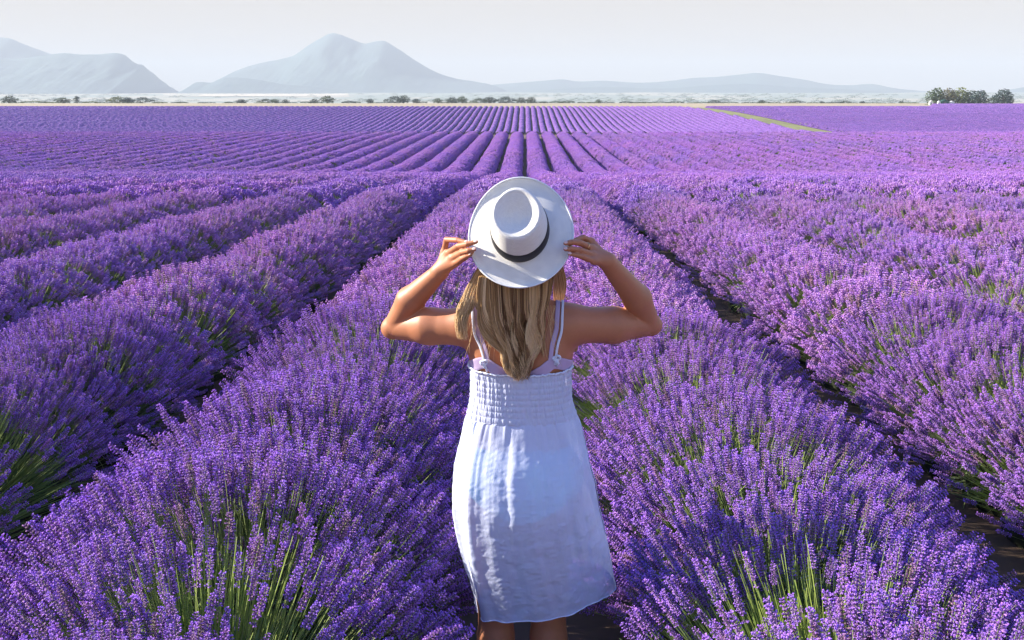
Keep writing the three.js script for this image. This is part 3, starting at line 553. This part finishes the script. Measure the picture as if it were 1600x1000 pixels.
// dress: rings [height, left, right, back, front]
const ring = curve([[-1.205, -.166, .143, -3.022, -3.215], [-1.15, -.163, .143, -3.016, -3.235], [-1.09, -.166, .145, -3.012, -3.232], [-1.04, -.176, .161, -3.006, -3.225], [-.98, -.191, .180, -2.985, -3.225], [-.90, -.212, .198, -2.945, -3.235], [-.79, -.222, .220, -2.920, -3.25], [-.73, -.222, .230, -2.922, -3.26], [-.64, -.214, .249, -2.932, -3.275], [-.555, -.197, .265, -2.942, -3.29], [-.48, -.179, .279, -2.95, -3.30], [-.38, -.16, .285, -2.956, -3.31]]);
function dressPoint(th, t, off = 0) { // th 0 = right, pi/2 = back
  const topY = 1.203 - .012 * Math.sin(th) * (Math.sin(th) > 0 ? 1 : -.5) + .0015 * noise(th * 24, 3), cs = Math.cos(th), sn = Math.sin(th);
  const hem = .425 + .05 * Math.max(0, cs) - .03 * Math.max(0, -cs) + .02 * Math.max(0, sn) + .004 * noise(th * 5, 2) + .05 * Math.max(0, -sn), y = lerp(topY, hem, t);
  const [l, r, b, f] = ring(-y), pw = .86, ux = Math.sign(cs) * Math.pow(Math.abs(cs), pw), uz = Math.sign(sn) * Math.pow(Math.abs(sn), pw);
  let x = (l + r) / 2 + ux * (r - l) / 2, z = (b + f) / 2 + uz * (b - f) / 2, o = off;
  const down = sstep(1.06, .95, y), low = sstep(1.0, .45, y), bod = 1 - sstep(1.05, 1.035, y);
  const bands = (1.203 - y) / .0178, bi = Math.floor(bands), bf = bands - bi, u = th * .17;
  const puff = Math.sqrt(Math.max(0, Math.sin(Math.PI * clamp(bf, 0, 1)))), pleat = noise(th * 30 + bands * .22, bands * .25) * .6 + noise(th * 66 + .3 * bands, bands * .7) * .5;
  o += (1 - bod) * 0 + (y > 1.04 ? (.0018 * puff + .0034 * (.35 + .65 * puff) * pleat) : 0);
  o += (y <= 1.04 ? 1 : 0) * (.0035 * noise(th * 20, y * 6) * (1 - down) + .0045 * Math.sqrt(clamp((1.04 - y) / .02, 0, 1)));
  o += down * (.0060 * noise(th * 4.5 + y * .7, y * .9, 1) + .0048 * noise(th * 9 - y * .9, y * 1.2, 4) * (1 - .4 * low) + .0018 * noise(th * 22, y * 2, 6) * (1 - low)) * (.6 + .9 * low);
  o += down * (.0026 * noise(x * 10 + y * 6, y * 11 - x * 9, z * 9) + .0017 * noise(x * 30 - y * 22, y * 38 + x * 20, z * 20) + .0008 * noise(x * 90, y * 120, z * 60));
  const drape = low * .012 * Math.sin(th * 3 + 1.2 + y * 1.5) * (.4 + .6 * Math.abs(cs)); o += drape;
  const len = Math.hypot(ux, uz) || 1; x += ux / len * o; z += uz / len * o;
  return V(x, y, z);
}
function cloth(nt, ns, fn, col, closed = true) {
  const M = new Mesher(); M.uv = [];
  for (let j = 0; j <= ns; j++) for (let i = 0; i <= nt; i++) { const p = fn(i / nt, j / ns); M.v(p.x, p.y, p.z, col); M.uv.push(i / nt, j / ns); }
  for (let j = 0; j < ns; j++) for (let i = 0; i < nt; i++) { const a = j * (nt + 1) + i; M.q(a, a + 1, a + nt + 2, a + nt + 1); }
  return M.build();
}
const weaveT = weave(256, 64, 64, 1); const dressW = weaveT.clone(); dressW.repeat.set(9, 6.5); dressW.needsUpdate = true;
const dressMat = new THREE.MeshPhysicalMaterial({ color: rgb(.66, .73, .95), roughness: .85, side: THREE.DoubleSide, bumpMap: dressW, bumpScale: .0006, transparent: true, opacity: .8, sheen: .2, sheenRoughness: .6 });
const dress = part('dress', local(cloth(520, 420, (u, v) => dressPoint(u * 2 * Math.PI, v), [1, 1, 1])), dressMat, woman);
{
  const M = new Mesher(), pts = []; for (let i = 0; i <= 260; i++) pts.push(dressPoint(i / 260 * 2 * Math.PI, 1, .0005)); M.tube(pts, .0018, 6, [1, 1, 1]); part('hem', local(M.build()), std(rgb(.72, .78, .93), .85), dress);
  const T = new Mesher(), q = []; for (let i = 0; i <= 360; i++) { const th = i / 360 * 2 * Math.PI, p = dressPoint(th, 0, .003); p.y += -.001 + .0008 * noise(th * 40, 4); q.push(p); } T.tube(q, .0032, 7, [1, 1, 1]); part('neckline_frill', local(T.build()), std(rgb(.72, .78, .93), .85), dress);
}
function ribbonAlong(pts, width, thick) { // a flat band that follows the body
  const M = new Mesher(), n = pts.length; let prev = null;
  for (let i = 0; i < n; i++) {
    const d = pts[Math.min(n - 1, i + 1)].clone().sub(pts[Math.max(0, i - 1)]).normalize(), nn = grad(pts[i]), w = V().crossVectors(d, nn).normalize().multiplyScalar(width / 2), m = V().crossVectors(w, d).normalize().multiplyScalar(thick / 2); if (m.dot(nn) < 0) m.negate();
    const c = [1, 1, 1], p = pts[i], row = [[1, 1], [.6, 1.5], [-.6, 1.5], [-1, 1], [-1, -1], [1, -1]].map(([a, b]) => M.v(p.x + w.x * a + m.x * b, p.y + w.y * a + m.y * b, p.z + w.z * a + m.z * b, c));
    if (prev) for (let k = 0; k < 6; k++) M.q(prev[k], prev[(k + 1) % 6], row[(k + 1) % 6], row[k]);
    prev = row;
  }
  return M.build();
}
const guide = (pts, off, n = 40) => { const c = new THREE.CatmullRomCurve3(pts.map((p) => V(...p))); return c.getPoints(n).map((p) => snap(p, off)); };
const white = std(rgb(.72, .78, .93), .8), lilac = std(rgb(.50, .40, .62), .6);
part('shoulder_strap', local(ribbonAlong(guide([[-.134, 1.205, -3.0], [-.142, 1.27, -3.0], [-.15, 1.34, -3.03], [-.156, 1.39, -3.09], [-.155, 1.36, -3.17], [-.15, 1.28, -3.2]], .004), .0075, .003)), white, dress);
part('shoulder_strap', local(ribbonAlong(guide([[.106, 1.215, -3.0], [.107, 1.28, -3.0], [.11, 1.35, -3.03], [.114, 1.40, -3.09], [.113, 1.37, -3.17], [.11, 1.28, -3.2]], .004), .0075, .003)), white, dress);
for (const [x, y] of [[.107, 1.236], [-.135, 1.218]]) { // knots where the straps are tied
  const M = new Mesher(), c = snap(V(x, y, -3.0), .007), pts = []; for (let i = 0; i <= 40; i++) { const f = i / 40 * 2 * Math.PI; pts.push(V(c.x + .008 * Math.sin(f) + .004 * Math.sin(2 * f), c.y + .009 * Math.cos(f) * (1 + .3 * Math.sin(3 * f)), c.z + .003 * Math.sin(3 * f))); }
  M.tube(pts, .0038, 7, [1, 1, 1]); const e = snap(V(x + .006, y - .026, -3.0), .006); M.tube([c, V(c.x + .006, c.y - .012, c.z + .004), e], (t) => lerp(.0035, .0028, t), 6, [1, 1, 1]);
  part('strap_knot', local(M.build()), white, dress);
}
const bra = part('bra', local(ribbonAlong(guide([[-.17, 1.195, -3.10], [-.127, 1.222, -3.02], [-.09, 1.203, -3.0], [-.01, 1.166, -3.0], [.055, 1.198, -3.0], [.09, 1.224, -3.02], [.15, 1.20, -3.1]], .0022, 60), .036, .0024)), lilac, woman);
part('bra_strap', local(ribbonAlong(guide([[-.118, 1.21, -3.0], [-.126, 1.27, -3.0], [-.138, 1.33, -3.03], [-.145, 1.385, -3.09], [-.14, 1.34, -3.18]], .0022), .0135, .002)), lilac, bra);
part('bra_strap', local(ribbonAlong(guide([[.083, 1.215, -3.0], [.086, 1.275, -3.0], [.094, 1.34, -3.03], [.099, 1.395, -3.09], [.096, 1.35, -3.18]], .0022), .0135, .002)), lilac, bra);
part('brief', local(cloth(120, 30, (u, v) => {
  const th = u * 2 * Math.PI, sn = Math.sin(th), c = Math.cos(th), low = lerp(.735, .85, Math.pow(Math.abs(c), 1.3)), y = lerp(.955, low, v), h = V(-.006 + c * .3, y, -3.09 + sn * .3), dir = V(-c, 0, -sn); let p = h.clone();
  for (let i = 0; i < 40; i++) { const d = sdfOf(BONES, p.x, p.y, p.z); if (d < .002) break; p.addScaledVector(dir, Math.max(.0008, d * .8)); }
  return p.addScaledVector(dir, -.0035);
}, [1, 1, 1])), std(rgb(.10, .62, .85), .7, { side: THREE.DoubleSide }), woman);
{ const g = new THREE.TorusGeometry(.0102, .0011, 8, 28), a = V(.192, 1.571, -3.024), b = V(.157, 1.591, -2.988), d = b.clone().sub(a).normalize(); g.applyQuaternion(new THREE.Quaternion().setFromUnitVectors(V(0, 0, 1), d)); const p = a.lerp(b, .42); g.translate(p.x, p.y, p.z); part('ring', local(g), new THREE.MeshStandardMaterial({ color: rgb(.9, .62, .3), metalness: 1, roughness: .25 }), woman); }
// finger nails
{
  const M = []; for (const k of ['L', 'R']) for (const f of [...FING[k].fingers, FING[k].thumb]) {
    const a = V(...f[2]), b = V(...f[3]), d = b.clone().sub(a).normalize(), up = V(...f[3]).sub(V(-.013, 1.62, -3.02)).normalize(); let n = V(0, .57, .82); n.addScaledVector(d, -n.dot(d)).normalize();
    const g = new THREE.SphereGeometry(1, 10, 6); g.scale(.0046, .0009, .0062); const X = V().crossVectors(n, d).normalize(); g.applyMatrix4(new THREE.Matrix4().makeBasis(X, n, d)); const p = snap(b.clone().addScaledVector(n, .006), .0002); g.translate(p.x, p.y, p.z); const m = new THREE.Mesh(local(g), std(rgb(.72, .50, .46), .35)); m.name = 'fingernail'; woman.add(m);
  }
}
// hair: strands gathered into locks
{
  seed = 4242;
  const M = new Mesher(), TONE = [[.075, .036, .018], [.27, .145, .06], [.66, .42, .19], [.93, .72, .43]];
  const tone = (k) => { const s = clamp(k, 0, 2.999), i = Math.floor(s); return mixc(TONE[i], TONE[i + 1], s - i); };
  const main = [[[-.126, 1.495], [-.134, 1.422], [-.116, 1.337], [-.073, 1.266], [-.046, 1.212]], [[-.101, 1.49], [-.095, 1.403], [-.064, 1.308], [-.042, 1.241], [-.027, 1.197]], [[-.055, 1.482], [-.049, 1.384], [-.036, 1.299], [-.025, 1.232], [-.017, 1.185]], [[-.009, 1.478], [-.008, 1.384], [-.003, 1.309], [-.003, 1.241], [-.006, 1.180]], [[.034, 1.482], [.034, 1.403], [.031, 1.318], [.024, 1.251], [.005, 1.193]], [[.062, 1.486], [.056, 1.404], [.042, 1.328], [.032, 1.27], [.017, 1.222]]];
  const at2 = (gs, u, s) => { const x = clamp(u, 0, .9999) * (gs.length - 1), k = Math.floor(x), f = x - k, pa = gs[k], pb = gs[k + 1] || pa, y = s * (pa.length - 1), j = Math.min(pa.length - 2, Math.floor(y)), h = y - j, g = (p, c) => { const p0 = p[Math.max(0, j - 1)], p1 = p[j], p2 = p[j + 1], p3 = p[Math.min(p.length - 1, j + 2)]; return .5 * (2 * p1[c] + (p2[c] - p0[c]) * h + (2 * p0[c] - 5 * p1[c] + 4 * p2[c] - p3[c]) * h * h + (3 * p1[c] - p0[c] - 3 * p2[c] + p3[c]) * h * h * h); }; return [lerp(g(pa, 0), g(pb, 0), f), lerp(g(pa, 1), g(pb, 1), f)]; };
  const strand = (fn, r, col, n = 22) => { const pts = []; for (let i = 0; i <= n; i++) pts.push(fn(i / n)); M.tube(pts, (t) => r * (t > .8 ? lerp(1, .35, (t - .8) / .2) : 1), 3, col); };
  const bulk = (gs, n, thick, pick, zTop, wave, endSpread = 1, locks = 9) => {
    for (let i = 0; i < n; i++) {
      const u = rnd(), lock = Math.floor(u * locks), lc = (lock + .5) / locks, dep = rnd(), end = lerp(.58, 1.04, rnd()) * (1 - .12 * Math.abs(u - lc) * 2 * locks * rnd()), ph = noise(u * 9, 9) * 3.2 + rr(-.45, .45), ju = rr(-1, 1), jr = rr(.0005, .0010), k = pick(u, dep, lock);
      const c0 = tone(k - .35 + rr(-.6, .6)), c1 = tone(k + .35 + rr(-.6, .6));
      strand((t) => {
        const s = t * end, pull = .55 * sstep(.1, .9, s), uu = lerp(u, lc, pull * (endSpread > 1 ? .28 : .1) + (endSpread > 1 ? .28 : .06) * sstep(.55, 1.02, s)), [x, y] = at2(gs, uu, s);
        const wv = wave * (.75 + .5 * noise(u * 14, 3)) * Math.sin(s * 9.5 + ph) * sstep(.15, .5, s), xx = x + wv + ju * .0055 * endSpread * (1 - pull * .5);
        const z0 = (zTop < -3.04 ? lerp(zTop, -3.0, sstep(.1, .5, s)) : lerp(zTop, -3.006, sstep(0, .55, s))) + .7 * wave * Math.cos(s * 9.5 + ph + 1) * sstep(.15, .6, s), lockBulge = (endSpread > 1 ? .004 : .0012) * (1 - Math.pow((uu - lc) * 18, 2) * .5);
        return keepOut(V(xx, y, z0 + dep * thick + Math.max(-.008, lockBulge) * pull - .01), .004 + dep * thick * .9 + Math.max(0, lockBulge) * pull);
      }, jr, (t) => mixc(c0, c1, t));
    }
  };
  bulk(main, 4200, .022, (u, dep, lock) => 1.0 + (noise(u * 34, 2) > .12 ? 1.75 : 0) * (dep > .35 ? 1 : .4) + .5 * noise(u * 11, 5) + (u < .24 ? 1.1 : 0) - (u > .45 && u < .72 && noise(u * 20, 7) < 0 ? .35 : 0), -2.985, .0145);
  bulk([[[.072, 1.50], [.067, 1.422], [.045, 1.366], [.049, 1.299], [.056, 1.247]], [[.082, 1.50], [.070, 1.43], [.055, 1.366], [.055, 1.31], [.062, 1.25]]], 110, .006, () => 1.7 + rr(-.5, .7), -2.99, .004);
  bulk([[[-.108, 1.535], [-.150, 1.47], [-.176, 1.415], [-.196, 1.37], [-.186, 1.308]], [[-.095, 1.535], [-.134, 1.47], [-.152, 1.415], [-.170, 1.365], [-.168, 1.305]]], 800, .02, () => 2.4 + rr(-.8, .6), -3.07, .006, 2, 2);
  bulk([[[-.108, 1.535], [-.142, 1.465], [-.135, 1.407], [-.118, 1.365], [-.106, 1.324]], [[-.085, 1.53], [-.112, 1.46], [-.105, 1.407], [-.095, 1.35], [-.086, 1.310]]], 520, .014, () => 2.4 + rr(-.9, .6), -3.065, .007, 2, 4);
  // the lock in front of the right shoulder and its end below the arm
  for (let i = 0; i < 420; i++) { const a = rnd(), b = rr(-.012, .012), k = 2.2 + rr(-.7, .7), c = tone(k); strand((t) => keepOut(V(lerp(.075, .106, a) + .020 * Math.sin(t * 2.4) * (1 - t * .3) + .004 * Math.sin(t * 9 + a * 4), lerp(1.56, 1.30, t), lerp(-3.06, -3.20, sstep(.1, .8, t)) + b), .006), rr(.0008, .0013), c); }
  for (let i = 0; i < 160; i++) { const a = rnd(), c = tone(2.0 + rr(-.6, .8)); strand((t) => V(.150 + a * .020 + .006 * Math.sin(t * 6 + a * 3) - .012 * t, lerp(1.315, 1.225, t), -3.19 + .01 * a), .001, c, 12); }
  // head cover under the hat, and stray hairs
  for (let i = 0; i < 900; i++) { const f = rr(.05, Math.PI - .05), a = rr(-.2, .9), c = tone(rr(.4, 2.2)), r = .094 + rr(0, .006); strand((t) => { const e = lerp(1.1, -.75, t) + a * .1; return V(-.012 + Math.cos(f) * r * Math.cos(e * .8) * 1.02, 1.575 + Math.sin(e) * .10, -3.085 + Math.sin(f) * r * Math.max(.5, Math.cos(e * .5))); }, .0013, c, 12); }
  for (let i = 0; i < 90; i++) { const u = rr(-.15, .09), L = rr(.04, .2), sx = rr(-.03, .03), c = tone(rr(1.8, 3)); strand((t) => keepOut(V(u + sx * t * t * 1.5 + .004 * Math.sin(t * 7 + u * 90), 1.44 - L * t - .03, -2.985 - .04 * t), .012), .0005, c, 12); }
  part('hair', local(M.build()), new THREE.MeshPhysicalMaterial({ vertexColors: true, roughness: .38, specularIntensity: .8, side: THREE.DoubleSide }), woman);
}

// ---------------------------------------------------------------- the hat
{
  const C = V(-.013, 1.62, -3.02), N = V(-.09, .51, .86).normalize(), L = V(0, -.86, .51); L.addScaledVector(N, -L.dot(N)).normalize(); const X = V().crossVectors(N, L).normalize();
  const basis = new THREE.Matrix4().makeBasis(X, N, L);
  const hat = thing('straw_hat', 'white woven straw fedora with black ribbon held on the back of her head', 'hat', C); hat.quaternion.setFromRotationMatrix(basis);
  const strawT = (() => { const n = 512, d = new Uint8Array(n * n * 4); for (let j = 0; j < n; j++) for (let i = 0; i < n; i++) { const a = Math.floor(i / 16), b = Math.floor(j / 16), u = (i % 16) / 16, v = (j % 16) / 16, over = (a + b) % 2, k = over ? Math.sin(v * Math.PI) : Math.sin(u * Math.PI), h = 90 + 120 * Math.pow(k, .6) + 30 * hash(a, b, 1); d.set([clamp(h, 0, 255), clamp(h, 0, 255), clamp(h, 0, 255), 255], (j * n + i) * 4); } const t = new THREE.DataTexture(d, n, n); t.wrapS = t.wrapT = THREE.RepeatWrapping; t.magFilter = THREE.LinearFilter; t.needsUpdate = true; return t; })();
  strawT.repeat.set(4, 4);
  const straw = std(rgb(.82, .82, .79), .72, { bumpMap: strawT, bumpScale: .0011, side: THREE.DoubleSide, vertexColors: true });
  const a0 = .080, b0 = .096, grid = (nu, nv, fn, scaleUV) => { const M = new Mesher(); M.uv = []; for (let j = 0; j <= nv; j++) for (let i = 0; i <= nu; i++) { const p = fn(i / nu, j / nv), k = 1 + .05 * noise(i * .2, j * .4, 3); M.v(p.x, p.y, p.z, [k, k, k * .99]); M.uv.push(p.x / .3 + .5, p.z / .3 + .5 + (scaleUV ? p.y / .3 : 0)); } for (let j = 0; j < nv; j++) for (let i = 0; i < nu; i++) { const a = j * (nu + 1) + i; M.q(a, a + 1, a + nu + 2, a + nu + 1); } return M.build(); };
  const brimAt = (f, s, low) => { // s 0 at the crown, 1 at the edge
    const c = Math.cos(f), n = Math.sin(f), A = lerp(a0 - .004, .1515, s), B = lerp(b0 - .004, n < 0 ? .163 : .170, s);
    const roll = .010 * Math.pow(s, 7) * (.6 + .6 * Math.max(0, n)), slope = -.010 * s - .016 * s * s * c * c - .006 * s * Math.max(0, n), dip = .018 * s * s * Math.max(0, -n) * Math.max(0, -n), wob = .0025 * Math.sin(f * 3 + .7) * s;
    return V(A * c, slope + roll + dip + wob - low, B * n);
  };
  part('brim', grid(200, 36, (u, v) => { const f = u * 2 * Math.PI; return v <= .5 ? brimAt(f, v * 2, .0022) : brimAt(f, 2 - v * 2, 0); }), straw, hat);
  { const M = new Mesher(), pts = []; for (let i = 0; i <= 160; i++) { const p = brimAt(i / 160 * 2 * Math.PI, 1, .001); pts.push(p); } M.tube(pts, .0026, 8, [1, 1, 1]); part('brim_edge', M.build(), std(rgb(.78, .81, .84), .7), hat); }
  const crownAt = (f, t) => { // t 0..1 up the side, 1..2 across the top to the middle
    const c = Math.cos(f), n = Math.sin(f), H = n > 0 ? lerp(.112, .104, n) : lerp(.112, .122, -n);
    const up = Math.min(1, t), taper = Math.pow(up, 1.4), pinch = 1 - .03 * sstep(.45, 1, up) * (Math.exp(-Math.pow((f - 4.05) / .38, 2)) + Math.exp(-Math.pow((f - 5.37) / .38, 2)));
    let A = lerp(a0 + .003, .069, taper), B = lerp(b0, n < 0 ? .076 : .073, taper), y = H * (1 - Math.pow(1 - up, 1.25)) * .985, k = pinch;
    if (t > 1) { const s = t - 1, e = 1 - s; A *= e; B *= e; k = lerp(1, pinch, Math.pow(e, 2)); const rim = Math.sin(Math.min(1, s / .2) * Math.PI) * .003, dent = .024 * sstep(.06, .85, s); const along = 1 - .35 * Math.max(0, -n * e); y = lerp(y, .110, s) + rim - dent * along; }
    return V(A * c * k, y, B * n * k - .004 * up);
  };
  part('crown', grid(240, 220, (u, v) => { const f = u * 2 * Math.PI, p = crownAt(f, v * 2), rib = .0006 * Math.sin((p.y + p.x * .25) / .0046 * 2 * Math.PI) * sstep(.012, .035, p.y) * (v < .5 ? 1 : sstep(.62, .5, v)); const d = V(p.x, 0, p.z).normalize(); return V(p.x + d.x * rib, p.y, p.z + d.z * rib); }, true), straw, hat);
  const ribbonMat = std(rgb(.012, .011, .014), .55);
  const wrap = (t0, t1, off) => { const M = new Mesher(); let prev = null; for (let i = 0; i <= 140; i++) { const f = i / 140 * 2 * Math.PI, row = []; for (const [t, o] of [[t0, off * .2], [t0, off], [lerp(t0, t1, .5), off * 1.25], [t1, off], [t1, off * .2]]) { const p = crownAt(f, t), d = V(p.x, 0, p.z).normalize(); row.push(M.v(p.x + d.x * o, p.y, p.z + d.z * o, [1, 1, 1])); } if (prev) for (let k = 0; k < 4; k++) M.q(prev[k], prev[k + 1], row[k + 1], row[k]); prev = row; } return M.build(); };
  part('ribbon_band', wrap(.03, .30, .0022), ribbonMat, hat);
}
renderer.render(scene, camera);
console.log(JSON.stringify(counts));
